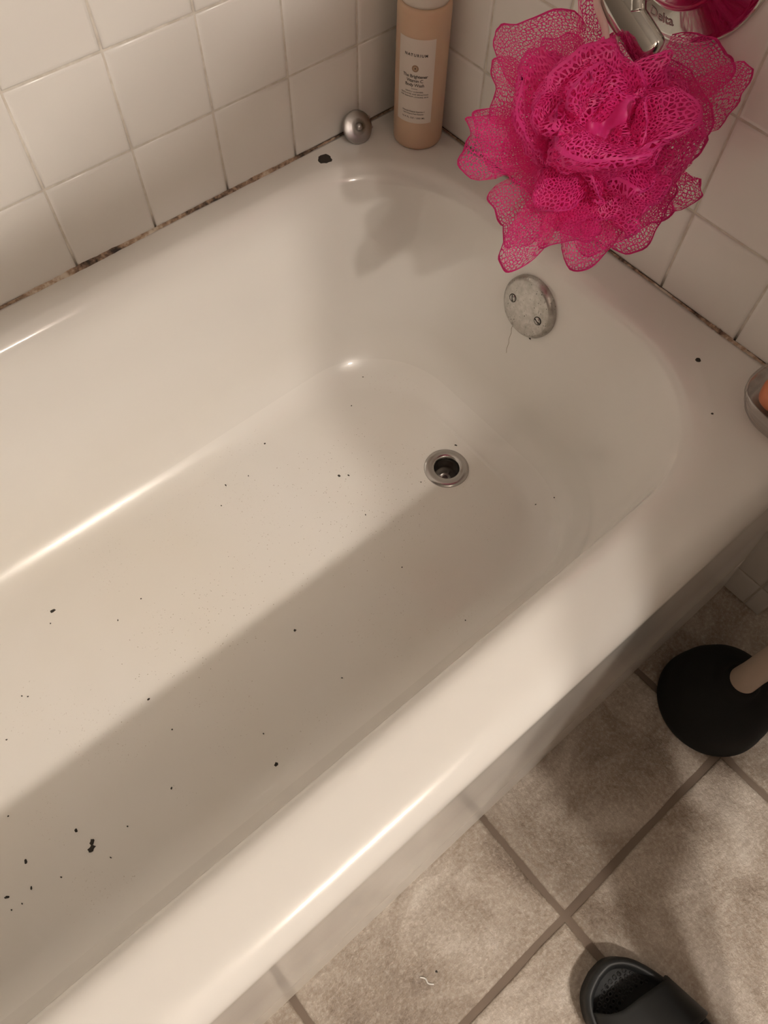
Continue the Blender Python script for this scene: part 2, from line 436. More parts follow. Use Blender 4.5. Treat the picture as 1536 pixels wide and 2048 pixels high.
# drain
Td = Matrix.Translation(DRAIN)
d_fl = part('drain_flange', lathe(bmesh.new(), [(0.0185, -0.004), (0.0195, 0.0022), (0.021, 0.0034), (0.030, 0.0029), (0.0335, 0.0018), (0.0347, -0.0004), (0.0347, -0.004), (0.030, -0.004)], 64, Td), CHROME_DULL, tub)
d_fl['label'] = 'dull chrome drain ring'
prof = [(0.0190, -0.0035)]
for i in range(7): prof += [(0.0190, -0.006-0.003*i), (0.0178, -0.0075-0.003*i)]
prof += [(0.0182, -0.03), (0.0150, -0.031), (0.0150, -0.046), (0.0, -0.046)]
d_cup = part('drain_throat', lathe(bmesh.new(), prof, 48, Td), STEEL_DARK, tub)
bm = bmesh.new(); lathe(bm, [(0.0045, -0.030), (0.0045, -0.0275), (0.0085, -0.0275), (0.0085, -0.030)], 32)
for a in (0.4, 0.4+PI/2, 0.4+PI, 0.4+1.5*PI):
    b2 = bmesh.new(); box(b2, (0.008, -0.0014, -0.031), (0.0165, 0.0014, -0.0285)); bmesh.ops.rotate(b2, verts=b2.verts, cent=(0, 0, 0), matrix=Matrix.Rotation(a, 3, 'Z'))
    me = bpy.data.meshes.new('t'); b2.to_mesh(me); b2.free(); bm.from_mesh(me); bpy.data.meshes.remove(me)
bmesh.ops.transform(bm, matrix=Td, verts=bm.verts); part('drain_crossbar', bm, CHROME_DULL, tub, False)

# overflow plate on the sloping end
hit = BVH.ray_cast(Vector((-0.5, -0.348, 0.312)), Vector((1, 0, 0))); ON = hit[1] if hit[1].x < 0 else -hit[1]
OC = hit[0]; F = frame(OC - ON*0.001, ON, (0, 0, 1))
rO = 0.0425
plate = part('overflow_plate', lathe(bmesh.new(), [(rO, -0.004), (rO+0.0005, 0.0), (rO, 0.006), (rO-0.0035, 0.0098), (rO-0.0058, 0.0108), (0.012, 0.0122), (0.0, 0.0123)], 64, F), CHROME_WORN, tub)
plate['label'] = 'round speckled chrome overflow plate with two screws'
for dy, dz, ang in ((0.0235, 0.0015, 0.35), (-0.0235, -0.0025, 1.25)):
    p = F @ Vector((dz, dy, 0.0113)); p = OC + Vector((0, dy, dz)); p = p - ON*((p-OC).dot(ON)) + ON*0.0110
    Fs = frame(p, ON, (0, math.sin(ang), math.cos(ang)))
    bm = lathe(bmesh.new(), [(0.0050, -0.001), (0.0050, 0.0002), (0.0043, 0.0009), (0.0, 0.0014)], 24, Fs)
    s = part('screw', bm, CHROME_DULL, plate)
    b2 = box(bmesh.new(), (-0.0044, -0.0006, 0.0004), (0.0044, 0.0006, 0.00155)); bmesh.ops.transform(b2, matrix=Fs, verts=b2.verts)
    sl = part('screw_slot', b2, BLACK, plate, False)
    ring = lathe(bmesh.new(), [(0.0050, -0.0005), (0.0050, 0.00025), (0.0057, 0.0002), (0.0060, -0.0005)], 24, Fs); part('screw_recess', ring, BLACK, plate)

# enamel chips
def blob(bm, c, n, r, h, rnd, stretch=1.0, ang=0.0, k=11, lo_=0.65):
    c = Vector(c); n = Vector(n).normalized(); F = frame(c, n, (1, 0, 0) if abs(n.x) < 0.9 else (0, 1, 0))
    rad = [r*rnd.uniform(lo_, 1.15) for _ in range(k)]
    lo = []; hi = []
    for i in range(k):
        a = 2*PI*i/k; x, y = rad[i]*math.cos(a)*stretch, rad[i]*math.sin(a)/stretch
        x, y = x*math.cos(ang)-y*math.sin(ang), x*math.sin(ang)+y*math.cos(ang)
        lo.append(bm.verts.new(F @ Vector((x, y, -0.0002)))); hi.append(bm.verts.new(F @ Vector((x*0.8, y*0.8, h))))
    for i in range(k): bm.faces.new((lo[i], lo[(i+1) % k], hi[(i+1) % k], hi[i]))
    bm.faces.new(hi); bmesh.ops.recalc_face_normals(bm, faces=bm.faces); return bm
rnd = random.Random(11)
for (x, y, r, h) in ((-0.168, -0.0262, 0.0104, 0.0004), (-0.0536, -0.5701, 0.0034, 0.0006), (-0.1012, -0.628, 0.0014, 0.0004)):
    p, n = drop(x, y); o = part('enamel_chip', blob(bmesh.new(), p, n, r, h, rnd, 1.0, 0.0, 16, 0.85), BLACK, tub, False)
    o['label'] = 'dark chip in the white enamel'

pts = []
for t in range(9):
    zz = 0.268-0.045*t/8; yy = -0.3325-0.0055*t/8 + 0.0008*math.sin(t*2.1)
    h = BVH.ray_cast(Vector((-0.5, yy, zz)), Vector((1, 0, 0))); pts.append(h[0])
o = part('hairline_crack', tube(bmesh.new(), pts, 0.00028, 5), simple('rust_line', (0.28, 0.20, 0.13), 0.8), tub); o['label'] = 'thin brown hairline crack below the overflow plate'
# ---------------------------------------------------------------- loose flakes in the tub
FL = [(-0.4074,-0.1569,.0016),(-0.3554,-0.275,.0022),(-0.3438,-0.2834,.0016),(-0.4965,-0.1813,.0018),(-0.461,-0.189,.0011),(-0.5215,-0.2062,.0011),(-0.7902,-0.1987,.0033),(-0.8009,-0.2132,.0011),(-0.5542,-0.4296,.0022),(-0.7546,-0.3852,.0020),(-0.6768,-0.5549,.0028),(-0.9021,-0.465,.0022),(-0.1793,-0.3449,.0018),(-0.2581,-0.1845,.0011),(-0.21,-0.1548,.0011),(-0.3812,-0.4507,.0011),(-0.3678,-0.567,.0011),(-0.5463,-0.5215,.0011),(-0.9627,-0.4579,.0026),(-0.9709,-0.4871,.0016),(-0.9862,-0.4949,.0011),(-0.9981,-0.4928,.0011),(-0.9962,-0.4779,.0022),(-0.9396,-0.4986,.0011),(-0.6669,-0.5147,.0011),(-0.7292,-0.2663,.0011),(-0.6889,-0.2592,.0011),(-0.2657,-0.3606,.0011),(-0.1637,-0.5009,.0011),(-0.1441,-0.515,.0011),(-0.7521,-0.437,.0011),(-0.3672,-0.3523,.0011),(-0.7907,-0.4964,.0014),(-0.8859,-0.5168,.0011),(-0.9161,-0.3168,.0011),(-0.9554,-0.3999,.0011),(-0.8704,-0.2843,.0011),(-0.876,-0.2788,.0011),(-0.8536,-0.4999,.0011)]
rnd = random.Random(4)
for x, y, r in FL:
    p, n = drop(x, y)
    if p.z < 0.05: continue
    big = r > 0.0026
    o = obj('debris_flake', blob(bmesh.new(), (0, 0, 0), n, r, 0.0007, rnd, rnd.uniform(0.9, 1.5), rnd.uniform(0, 3)), BLACK); o.location = p
    own = {-0.1793: 'dark flake closest to the drain ring, on its overflow side', -0.6768: 'dark flake nearest the middle of the front rim, inside the tub', -0.7902: 'dark flake alone at the left, below the far wall highlight', -0.4074: 'dark flake closest to the tub wall below the drain stopper',
           -0.9021: 'small round flake just left of the largest two-lobed flake'}
    tag(o, own.get(x, 'tiny dark flake of debris lying on the bathtub floor'), 'flake', 'dark flakes on the bathtub floor')
p, n = drop(-0.8979, -0.4941)
bm = bmesh.new(); blob(bm, (0, 0, 0), n, 0.0045, 0.001, rnd, 1.25, 0.2); blob(bm, (0.0035, 0.0055, 0.0001), n, 0.0037, 0.0011, rnd, 1.3, 1.0)
o = obj('debris_flake', bm, BLACK); o.location = p
tag(o, 'largest dark flake in the tub, two-lobed, near the front rim', 'flake', 'dark flakes on the bathtub floor')
p, n = drop(-0.0985, -0.3645, 0.33)
hit = BVH.ray_cast(Vector((-0.5, -0.3645, 0.272)), Vector((1, 0, 0)))
o = obj('debris_flake', blob(bmesh.new(), (0, 0, 0), -hit[1] if hit[1].x > 0 else hit[1], 0.0028, 0.001, rnd, 1.5, 2.0), BLACK); o.location = hit[0]
tag(o, 'small dark flake stuck just below the round overflow plate', 'flake', 'dark flakes on the bathtub floor')
bm = bmesh.new()
for i in range(520):
    cx, cy = rnd.choice(((-0.33, -0.33), (-0.42, -0.36), (-0.60, -0.33), (-0.68, -0.35), (-0.36, -0.25)))
    x, y = cx+rnd.gauss(0, 0.055), cy+rnd.gauss(0, 0.035)
    if math.hypot(x-DRAIN.x, y-DRAIN.y) < 0.04: continue
    p, n = drop(x, y)
    if p.z > 0.12 or p.z < 0.05: continue
    r = rnd.choice((0.00035, 0.0004, 0.0005, 0.0006)); a = rnd.uniform(0, 3); h = 0.0002
    vv = [bm.verts.new(p+Vector((r*1.6*math.cos(a+k*PI/2)*(1 if k % 2 == 0 else .5), r*1.6*math.sin(a+k*PI/2)*(1 if k % 2 == 0 else .5), 0))) for k in range(4)]; tp = bm.verts.new(p+Vector((0, 0, h)))
    for k in range(4): bm.faces.new((vv[k], vv[(k+1) % 4], tp))
o = obj('dirt_specks', bm, simple('dirt_speck', (0.36, 0.30, 0.23), 0.9)); tag(o, 'fine grey-brown dirt specks scattered on the bathtub floor', 'dirt', kind='stuff')

# ---------------------------------------------------------------- drain stopper leaning on the left wall
st = empty('drain_stopper', (-0.113, -0.024, H))
SN = Vector((-0.15, -0.80, 0.58)).normalized(); SC = Vector((-0.106, -0.0205, H+0.0170)); Fs = frame(SC, SN)
part('stopper_cap', lathe(bmesh.new(), [(0.0, -0.004), (0.019, -0.0035), (0.0212, -0.0015), (0.0213, 0.0), (0.0195, 0.0012), (0.012, 0.0022), (0.006, 0.0032), (0.0052, 0.0045), (0.0048, 0.0075), (0.0030, 0.0092), (0.0, 0.0098)], 48, Fs), m_chrome('scuffed_chrome', 0.34, 0.0, (0.45, 0.44, 0.43)), st)
part('stopper_stem', lathe(bmesh.new(), [(0.0, -0.0125), (0.0055, -0.0125), (0.0062, -0.0110), (0.0060, -0.0035), (0.0, -0.003)], 20, Fs), STEEL_DARK, st)
for a in (-0.25, 0.35):
    p = Fs @ Vector((0.021*math.cos(-PI/2+a), 0.021*math.sin(-PI/2+a), -0.0025))
    part('stopper_catch', blob(bmesh.new(), p, SN, 0.0026, 0.003, rnd), STEEL_DARK, st, False)
tag(st, 'dull chrome drain stopper leaning on the tiled wall, on the back rim', 'drain stopper')

# ---------------------------------------------------------------- body wash bottle
BC = Vector((-0.0375, -0.0668, H)); BR = 0.0332; bottle = empty('body_wash_bottle', BC)
m = NT('peach_plastic'); m.set(Base_Color=(0.62, 0.43, 0.30), Roughness=0.38, Subsurface_Weight=0.25, Subsurface_Radius=(0.02, 0.01, 0.006), Subsurface_Scale=0.5)
TB = Matrix.Translation(BC)
part('bottle_body', lathe(bmesh.new(), [(0, 0.0015), (BR-0.006, 0.0012), (BR-0.0025, 0.0002), (BR-0.0006, 0.0025), (BR, 0.006), (BR, 0.06), (BR, 0.12), (BR, 0.172), (BR-0.0006, 0.1755), (BR-0.0024, 0.1778), (BR-0.0042, 0.1785), (0.02, 0.1785)], 72, TB), m.m, bottle)
part('bottle_cap', lathe(bmesh.new(), [(0.022, 0.1775), (BR-0.0044, 0.1788), (BR-0.0042, 0.182), (BR-0.0042, 0.213), (BR-0.006, 0.2155), (0, 0.216)], 72, TB), simple('white_plastic', (0.66, 0.60, 0.53), 0.4), bottle)
LA = math.radians(214); LZ = 0.0935
def wrap(bm, off, zc):
    for v in bm.verts:
        a = LA + v.co.x/BR; z = v.co.y
        v.co = (BC.x+(BR+off+v.co.z)*math.cos(a), BC.y+(BR+off+v.co.z)*math.sin(a), BC.z+zc+z)
    return bm
bm = bmesh.new(); n = 24; W2, H2 = 0.0243, 0.0535; rowsv = []
for j in range(3): rowsv.append([bm.verts.new((-W2+2*W2*i/n, -H2+H2*j, 0)) for i in range(n+1)])
for j in range(2):
    for i in range(n): bm.faces.new((rowsv[j][i], rowsv[j][i+1], rowsv[j+1][i+1], rowsv[j+1][i]))
lab = part('label', wrap(bm, 0.0003, LZ), simple('label_paper', (0.70, 0.62, 0.55), 0.55), bottle); lab['label'] = 'off-white printed paper label'
INK = simple('label_ink', (0.03, 0.022, 0.016), 0.6); INK2 = simple('label_ink_brown', (0.33, 0.20, 0.12), 0.6)
def print_text(body, size, y, ink=INK, bold=0.0, space=1.0, sx=1.0, x=0.0):
    b = text_bm(body, size, bold, space)
    for v in b.verts: v.co.x = v.co.x*sx + x
    # cut long letters so that they bend with the bottle
    wrap(b, 0.0005, LZ+y); part('lettering', b, ink, lab, False)
print_text('NATURIUM', 0.0047, 0.0345, INK, 0.00012, 1.35)
b = bmesh.new(); bmesh.ops.create_circle(b, cap_ends=True, segments=28, radius=0.0043); part('emblem', wrap(b, 0.00045, LZ+0.0185), INK2, lab, False)
b = bmesh.new(); bmesh.ops.create_circle(b, cap_ends=True, segments=28, radius=0.0028); part('emblem', wrap(b, 0.00055, LZ+0.0185), simple('label_ink_tan', (0.48, 0.33, 0.22), 0.6), lab, False)
b = text_bm('B', 0.0030, 0.0001); part('lettering', wrap(b, 0.0007, LZ+0.0185), INK, lab, False)
print_text('The Brightener', 0.0056, 0.0085, INK, 0.00006, 0.95)
print_text('Vitamin C', 0.0056, 0.0030, INK, 0.00006, 0.95)
print_text('Body Wash', 0.0056, -0.0025, INK, 0.00006, 0.95)
b = box(bmesh.new(), (-0.004, -0.0002, 0), (0.004, 0.0002, 0.00005)); part('printed_rule', wrap(b, 0.0005, LZ-0.0075), INK, lab, False)
print_text('GENTLY CLEANSES,', 0.0024, -0.0112, INK, 0.00004, 1.15)
print_text('EXFOLIATES AND BRIGHTENS', 0.0024, -0.0145, INK, 0.00004, 1.15)
print_text('FOR RADIANT LOOKING SKIN', 0.0024, -0.0178, INK, 0.00004, 1.15)
print_text('Nettoyage Éclaircie Vitaminée C', 0.0023, -0.0375, INK, 0.00004, 1.0)
print_text('Soin Corporel Peau Éclatante', 0.0023, -0.0408, INK, 0.00004, 1.0)
print_text('16.9 FL OZ / 500 ML', 0.0030, -0.0462, INK, 0.00007, 1.2)
tag(bottle, 'peach body wash bottle with off-white label standing in the rim corner', 'bottle')

# ---------------------------------------------------------------- shower valve
VC = Vector((0.0, -0.363, 0.725)); valve = empty('shower_valve', VC); FV = frame(VC, (-1, 0, 0))
part('escutcheon', lathe(bmesh.new(), [(0.0882, -0.002), (0.0884, 0.001), (0.0872, 0.0035), (0.0845, 0.0048), (0.0820, 0.0046), (0.0800, 0.0052), (0.0560, 0.0155), (0.0545, 0.0165), (0.0530, 0.0160), (0.0500, 0.0165), (0.030, 0.0215), (0.0, 0.0225)], 96, FV), CHROME, valve)
part('valve_hub', lathe(bmesh.new(), [(0.029, 0.018), (0.029, 0.040), (0.0275, 0.046), (0.024, 0.056), (0.0, 0.058)], 48, FV), CHROME, valve)
def capsule(bm, a, b, ra, rb, flat=1.0, fdir=None):
    a, b = Vector(a), Vector(b); d = (b-a).normalized(); n = 24; prof = []
    for k in range(9):
        t = PI/2*k/8; prof.append((ra*math.sin(t), -ra*math.cos(t)*0.6))
    L = (b-a).length
    for k in range(9):
        t = PI/2*k/8; prof.append((rb*math.cos(t), L+rb*math.sin(t)*0.6))
    prof[0] = (0, prof[0][1]); prof[-1] = (0, prof[-1][1])
    b2 = lathe(bmesh.new(), prof, n)
    for v in b2.verts: v.co.y *= flat
    bmesh.ops.transform(b2, matrix=frame(a, d, fdir or (0, 0, 1)), verts=b2.verts)
    me = bpy.data.meshes.new('t'); b2.to_mesh(me); b2.free(); bm.from_mesh(me); bpy.data.meshes.remove(me); return bm
PA = Vector((-0.081, -0.3500, 0.6960)); PB = Vector((-0.078, -0.4000, 0.6690))
lever = part('lever_handle', capsule(bmesh.new(), PA, PB, 0.0150, 0.0150, 0.58, (-0.6, 0.25, -0.75)), CHROME, valve)
part('lever_neck', tube(bmesh.new(), spline([VC+Vector((-0.045, 0, -0.004)), VC+Vector((-0.058, -0.002, -0.016)), VC+Vector((-0.070, -0.005, -0.030)), (PA+PB)/2+Vector((0.004, 0.0, 0.004))], 6), [0.0135]*6+[0.0125]*6+[0.010]*7, 16), CHROME, valve)
b = text_bm('Delta', 0.0135, 0.0002, 0.95)
TXC = VC + Vector((-0.0125, 0.0, 0.0))
for v in b.verts:      # lettering runs along the lower arc of the escutcheon
    ang = -PI/2 + v.co.x/0.066 ; rad = 0.0670 - v.co.y
    rad = 0.0665 + (-v.co.y); ang = math.radians(-90) + v.co.x/0.066
    hz = 0.0052 + (0.0800-rad)/(0.0800-0.056)*(0.0155-0.0052)
    # seen from the room the right-hand side is -y
    v.co = (-hz-0.0003, VC.y - rad*math.cos(ang), VC.z + rad*math.sin(ang))
part('maker_lettering', b, simple('etched_chrome', (0.50, 0.40, 0.38), 0.55, 0.7), valve, False)
tag(valve, 'round chrome shower valve with a lever handle on the right tiled wall', 'shower valve')

# ---------------------------------------------------------------- loofah hanging from the lever
LC = Vector((-0.118, -0.3955, 0.596)); NET = m_net(); NET_DENSE = m_net('gathered_pink_netting', 0.165, 0.32); loofah = empty('bath_pouf', LC)
E1 = Vector((0.765, -0.644, 0)); E3 = Vector((-0.40, -0.47, 0.785)).normalized(); E1 = (E1-E3*E1.dot(E3)).normalized(); E2 = E3.cross(E1)
def ruffle(d, side, R, hw, amp, freq, ph, thick, r0=0.10, nu=26, nv=12, curl=0.0, scallop=0.06, hem=1.0, net=None, crumple=1.0):
    d = Vector(d).normalized(); s = Vector(side); s = (s-d*s.dot(d)).normalized(); n = d.cross(s)
    bm = bmesh.new(); uvn = bm.loops.layers.uv.new('net'); uvf = bm.loops.layers.uv.new('fold'); data = {}
    grid = []
    for j in range(2*nv+1):
        vv = j/nv if j <= nv else 2-j/nv; sg = 1 if j <= nv else -1; row = []
        for i in range(nu+1):
            u = -1+2*i/nu; edge = 1-0.30*abs(u)**3.0 + scallop*math.sin(freq*1.3*u+ph*1.7)
            rr = R*(r0+(1-r0)*vv)*(1+(edge-1)*vv); a = u*hw
            th = thick*math.sin(PI*min(1, vv*0.92+0.04))**0.8*sg*(1-abs(u)**4*0.7)
            off = amp*(vv**1.3)*math.sin(freq*u+ph) + 0.25*amp*vv*math.sin(freq*2.3*u+ph*2.1+vv*3) + th + curl*vv*vv
            pos = LC + d*(rr*math.cos(a)) + s*(rr*math.sin(a)) + n*off
            rel = pos-LC; pos = pos + wobv(rel*75, ph*3)*(0.0052*vv*crumple) + wobv(rel*210, ph*5)*(0.0017*vv*crumple) + wobv(rel*420, ph*2)*(0.0011*vv*(crumple-1))
            if pos.x > -0.006: pos.x = -0.006 - 0.15*abs(pos.x+0.006)*0
            bv = bm.verts.new(pos); data[bv] = ((a*R*(0.35+0.65*vv), (j/nv)*R*0.9), (u, vv*hem)); row.append(bv)
        grid.append(row)
    for j in range(2*nv):
        for i in range(nu):
            f = bm.faces.new((grid[j][i], grid[j][i+1], grid[j+1][i+1], grid[j+1][i]))
            for lp in f.loops:
                lp[uvn].uv = data[lp.vert][0]; lp[uvf].uv = data[lp.vert][1]
    part('ruffle', bm, net or NET, loofah)
K = 0.000556
rnd = random.Random(21)
LOBES = [(130, 232, 27, .1), (112, 205, 16, -.2), (97, 220, 10, .15), (70, 182, 20, -.2), (33, 246, 17, .22), (15, 246, 15, .25), (24, 210, 26, .02), (-8, 172, 22, .2), (-27, 206, 15, .05), (-20, 178, 24, -.2),
         (-56, 194, 26, .1), (-46, 186, 20, -.2), (-90, 200, 26, .05), (-76, 190, 22, -.25), (-106, 206, 16, .2), (-125, 252, 12, .1), (-136, 212, 22, -.15), (187, 236, 17, .1), (174, 205, 24, -.2), (157, 205, 20, 0.15)]
for ang, R, hw, tilt in LOBES:
    a = math.radians(ang); d = E1*math.cos(a)+E2*math.sin(a)+E3*tilt; s = -E1*math.sin(a)+E2*math.cos(a)
    ruffle(d, s, R*K, math.radians(hw), rnd.uniform(0.008, 0.016), rnd.uniform(2.2, 4.0), rnd.uniform(0, 6), rnd.uniform(0.006, 0.014))
for k in range(26):      # the fuller folds in front
    ang = k*2.399+0.4; el = math.radians(18+52*((k*7 % 26)/26)); R = rnd.uniform(0.070, 0.100)*(1.10-0.22*math.sin(el))
    d = (E1*math.cos(ang)+E2*math.sin(ang))*math.cos(el)+E3*math.sin(el); s = -E1*math.sin(ang)+E2*math.cos(ang)
    tw = rnd.uniform(-1.1, 1.1); s = s*math.cos(tw) + E3*math.sin(tw)
    ruffle(d, s, R, math.radians(rnd.uniform(24, 46)), rnd.uniform(0.008, 0.018), rnd.uniform(1.6, 3.6), rnd.uniform(0, 6), rnd.uniform(0.006, 0.016), scallop=0.08, hem=0.998, net=NET_DENSE, crumple=1.9, nu=40, nv=18)
ruffle(E3*0.80-E2*0.42-E1*0.30, E1*0.8-E2*0.4, 0.105, math.radians(34), 0.012, 2.2, 0.8, 0.016, hem=0.998, net=NET_DENSE, crumple=1.9, nu=40, nv=18)
ruffle(E3*0.85+E2*0.30-E1*0.40, E1*0.7+E2*0.5, 0.098, math.radians(38), 0.014, 2.0, 2.2, 0.014, hem=0.998, net=NET_DENSE, crumple=1.9, nu=40, nv=18)
ruffle(E3*0.85-E2*0.10+E1*0.45, E2*0.9+E1*0.2, 0.096, math.radians(34), 0.014, 2.6, 4.0, 0.014, hem=0.998, net=NET_DENSE, crumple=1.9, nu=40, nv=18)
bm = bmesh.new(); bmesh.ops.create_icosphere(bm, subdivisions=5, radius=0.050)       # tightly gathered middle
uvn = bm.loops.layers.uv.new('net'); uvf = bm.loops.layers.uv.new('fold')
for v in bm.verts:
    n = v.co.normalized(); v.co = LC + n*(0.050 + 0.012*abs(wob(n*6, 0.4)) + 0.006*wob(n*15, 2.0))
for f in bm.faces:
    for lp in f.loops: lp[uvn].uv = (0, 0); lp[uvf].uv = (0, 1.0)
part('gathered_core', bm, NET_DENSE, loofah)
for k in range(10):      # folds at the back, towards the wall
    ang = k*2.399; el = math.radians(-20-25*rnd.random())
    d = (E1*math.cos(ang)+E2*math.sin(ang))*math.cos(el)+E3*math.sin(el); s = -E1*math.sin(ang)+E2*math.cos(ang)
    ruffle(d, s, rnd.uniform(0.07, 0.095), math.radians(40), 0.014, 3.5, rnd.uniform(0, 6), 0.008)
CORD = simple('pale_pink_cord', (0.78, 0.55, 0.52), 0.6)
top = LC + E2*0.056 + E3*0.028
lp = [top, top.lerp(PA, 0.5)+Vector((-0.004, 0.0, 0)), PA+Vector((-0.014, 0.004, -0.004)), PA+Vector((-0.008, 0.006, 0.012)), PA+Vector((0.008, 0.004, 0.010)), PA+Vector((0.010, -0.002, -0.008)), top.lerp(PA, 0.5)+Vector((0.006, -0.006, 0)), top+Vector((0.001, -0.002, 0))]
part('hanging_cord', tube(bmesh.new(), spline(lp, 8), 0.0034, 8), CORD, loofah)
tag(loofah, 'hot pink mesh bath pouf hanging by a cord from the shower lever', 'bath pouf')

# ---------------------------------------------------------------- clear dish with soap on the rim end
DC = Vector((-0.049, -0.690, H)); dish = empty('soap_dish', DC); bm = bmesh.new(); rings = []
def sell(a, rx, ry, e=0.72):
    c, s = math.cos(a), math.sin(a); return rx*math.copysign(abs(c)**e, c), ry*math.copysign(abs(s)**e, s)
prof = [(0.0, 0.001), (0.70, 0.001), (0.76, 0.003), (0.80, 0.008), (0.85, 0.010), (0.84, 0.013), (0.89, 0.017), (0.92, 0.019), (0.91, 0.022), (0.955, 0.027), (0.985, 0.029), (0.975, 0.032), (1.0, 0.036), (0.985, 0.037), (0.955, 0.034), (0.93, 0.029), (0.88, 0.022), (0.82, 0.014), (0.74, 0.006), (0.0, 0.005)]
for f, z in prof:
    rings.append([bm.verts.new((DC.x+sell(2*PI*i/64, 0.046*f, 0.060*f)[0], DC.y+sell(2*PI*i/64, 0.046*f, 0.060*f)[1], DC.z+z)) for i in range(64)] if f else [bm.verts.new((DC.x, DC.y, DC.z+z))])
for a, b in zip(rings, rings[1:]):
    for i in range(64):
        j = (i+1) % 64
        if len(a) == 1: bm.faces.new((a[0], b[i], b[j]))
        elif len(b) == 1: bm.faces.new((a[i], a[j], b[0]))
        else: bm.faces.new((a[i], a[j], b[j], b[i]))
bmesh.ops.recalc_face_normals(bm, faces=bm.faces)
part('dish_body', bm, m_clear(), dish); tag(dish, 'clear ribbed plastic dish on the rim corner by the right wall', 'soap dish')
bm = bmesh.new(); bmesh.ops.create_uvsphere(bm, u_segments=32, v_segments=20, radius=1.0)
for v in bm.verts:
    for ax, rr in ((0, 0.024), (1, 0.032), (2, 0.013)): v.co[ax] = math.copysign(abs(v.co[ax])**0.7, v.co[ax])*rr
soap = obj('soap_bar', bm, simple('orange_soap', (0.72, 0.26, 0.13), 0.4), None, True); soap.location = (DC.x+0.004, DC.y+0.014, H+0.026); soap.rotation_euler = (0, 0, 0.3)
tag(soap, 'orange bar of soap lying in the clear ribbed dish', 'soap')

# ---------------------------------------------------------------- plunger
PL = Vector((-0.158, -0.860, 0.0)); pl = empty('plunger', PL)
cup = lathe(bmesh.new(), [(0.066, 0.001), (0.0745, 0.001), (0.0755, 0.006), (0.0745, 0.016), (0.073, 0.022), (0.071, 0.040), (0.064, 0.062), (0.050, 0.080), (0.034, 0.090), (0.025, 0.094), (0.0235, 0.106), (0.0185, 0.110), (0.0, 0.110)], 64, Matrix.Translation(PL))
part('rubber_cup', cup, RUBBER, pl)
hd = Vector((0.02, 0.0, 1.0)).normalized()
part('handle', lathe(bmesh.new(), [(0.0, -0.012), (0.0172, -0.012), (0.018, -0.010), (0.0178, 0.0), (0.0165, 0.03), (0.0150, 0.36), (0.0165, 0.40), (0.0150, 0.412), (0.0, 0.416)], 32, frame(PL+Vector((0, 0, 0.108)), hd, (1, 0, 0))), simple('pale_wood', (0.52, 0.42, 0.34), 0.5), pl)
tag(pl, 'black rubber plunger with a pale handle standing on the floor', 'plunger')

sc = obj('paper_scrap', tube(bmesh.new(), spline([(0, 0, 0.0009), (0.004, -0.005, 0.0012), (0.0035, -0.011, 0.001), (0.008, -0.016, 0.0009)], 5), 0.0009, 6), simple('white_scrap', (0.85, 0.84, 0.80), 0.4), None, True)
sc.location = (-0.6885, -0.8440, 0.0); tag(sc, 'thin white scrap on the floor tile beside the bathtub', 'scrap')
sc = obj('dirt_crumb', blob(bmesh.new(), (0, 0, 0), (0, 0, 1), 0.0016, 0.0014, rnd), BLACK); sc.location = (-0.6694, -0.8524, 0.0); tag(sc, 'black crumb on the floor tile beside the white scrap', 'crumb')
# ---------------------------------------------------------------- slide sandal
SD = empty('slide_sandal', (-0.512, -1.09, 0.0)); SOLE = simple('black_foam', (0.014, 0.016, 0.017), 0.5)
outl = [(0.000, 0.125), (0.022, 0.121), (0.040, 0.104), (0.050, 0.075), (0.054, 0.035), (0.050, -0.01), (0.043, -0.06), (0.040, -0.10), (0.031, -0.125), (0.0, -0.136), (-0.031, -0.125), (-0.041, -0.10), (-0.043, -0.06), (-0.048, -0.01), (-0.054, 0.035), (-0.052, 0.072), (-0.042, 0.102), (-0.024, 0.120)]
loop2 = spline([(x, y, 0) for x, y in outl+[outl[0]]], 4)[:-1]
SR = Matrix.Rotation(math.radians(7), 4, 'Z'); SB = Matrix.Translation((-0.516, -1.093, 0)) @ SR
def shrink(k):
    n = len(loop2); out = []
    for i, p in enumerate(loop2):
        t = (loop2[(i+1) % n]-loop2[i-1]).normalized(); nr = Vector((-t.y, t.x, 0)); c = p+nr*k
        if (c-Vector((0, 0, 0))).length > p.length and k > 0: c = p-nr*k
        out.append(c)
    return out
bm = bmesh.new(); rings = []
for k, z in ((0.004, 0.0), (0.0, 0.004), (-0.0015, 0.015), (0.0, 0.027), (0.003, 0.0315), (0.006, 0.032), (0.009, 0.030), (0.011, 0.0245), (0.0125, 0.0225)):
    rings.append([bm.verts.new(SB @ (p+Vector((0, 0, z)))) for p in (shrink(k) if k else loop2)])
for a, b in zip(rings, rings[1:]):
    for i in range(len(a)): bm.faces.new((a[i], a[(i+1) % len(a)], b[(i+1) % len(a)], b[i]))
bm.faces.new(rings[-1]); bm.faces.new(rings[0][::-1]); bmesh.ops.recalc_face_normals(bm, faces=bm.faces)
part('sole', bm, SOLE, SD)
bm = bmesh.new()      # honeycomb studs at the toe end of the footbed
for j in range(4):
    for i in range(-6, 7):
        x = (i+0.5*(j % 2))*0.0068; y = 0.104 - j*0.0066 - (x*x)*7.5
        if abs(x) > 0.038: continue
        c = SB @ Vector((x, y, 0.0222)); pr = [(0.0031, 0.0), (0.0029, 0.0013), (0.0021, 0.0013), (0.0018, 0.0003), (0.0, 0.0003)]
        b2 = lathe(bmesh.new(), pr, 6, Matrix.Translation(c)); me = bpy.data.meshes.new('t'); b2.to_mesh(me); b2.free(); bm.from_mesh(me); bpy.data.meshes.remove(me)
part('footbed_studs', bm, simple('black_foam_gloss', (0.018, 0.019, 0.02), 0.3), SD, False)
bm = bmesh.new(); rows2 = []
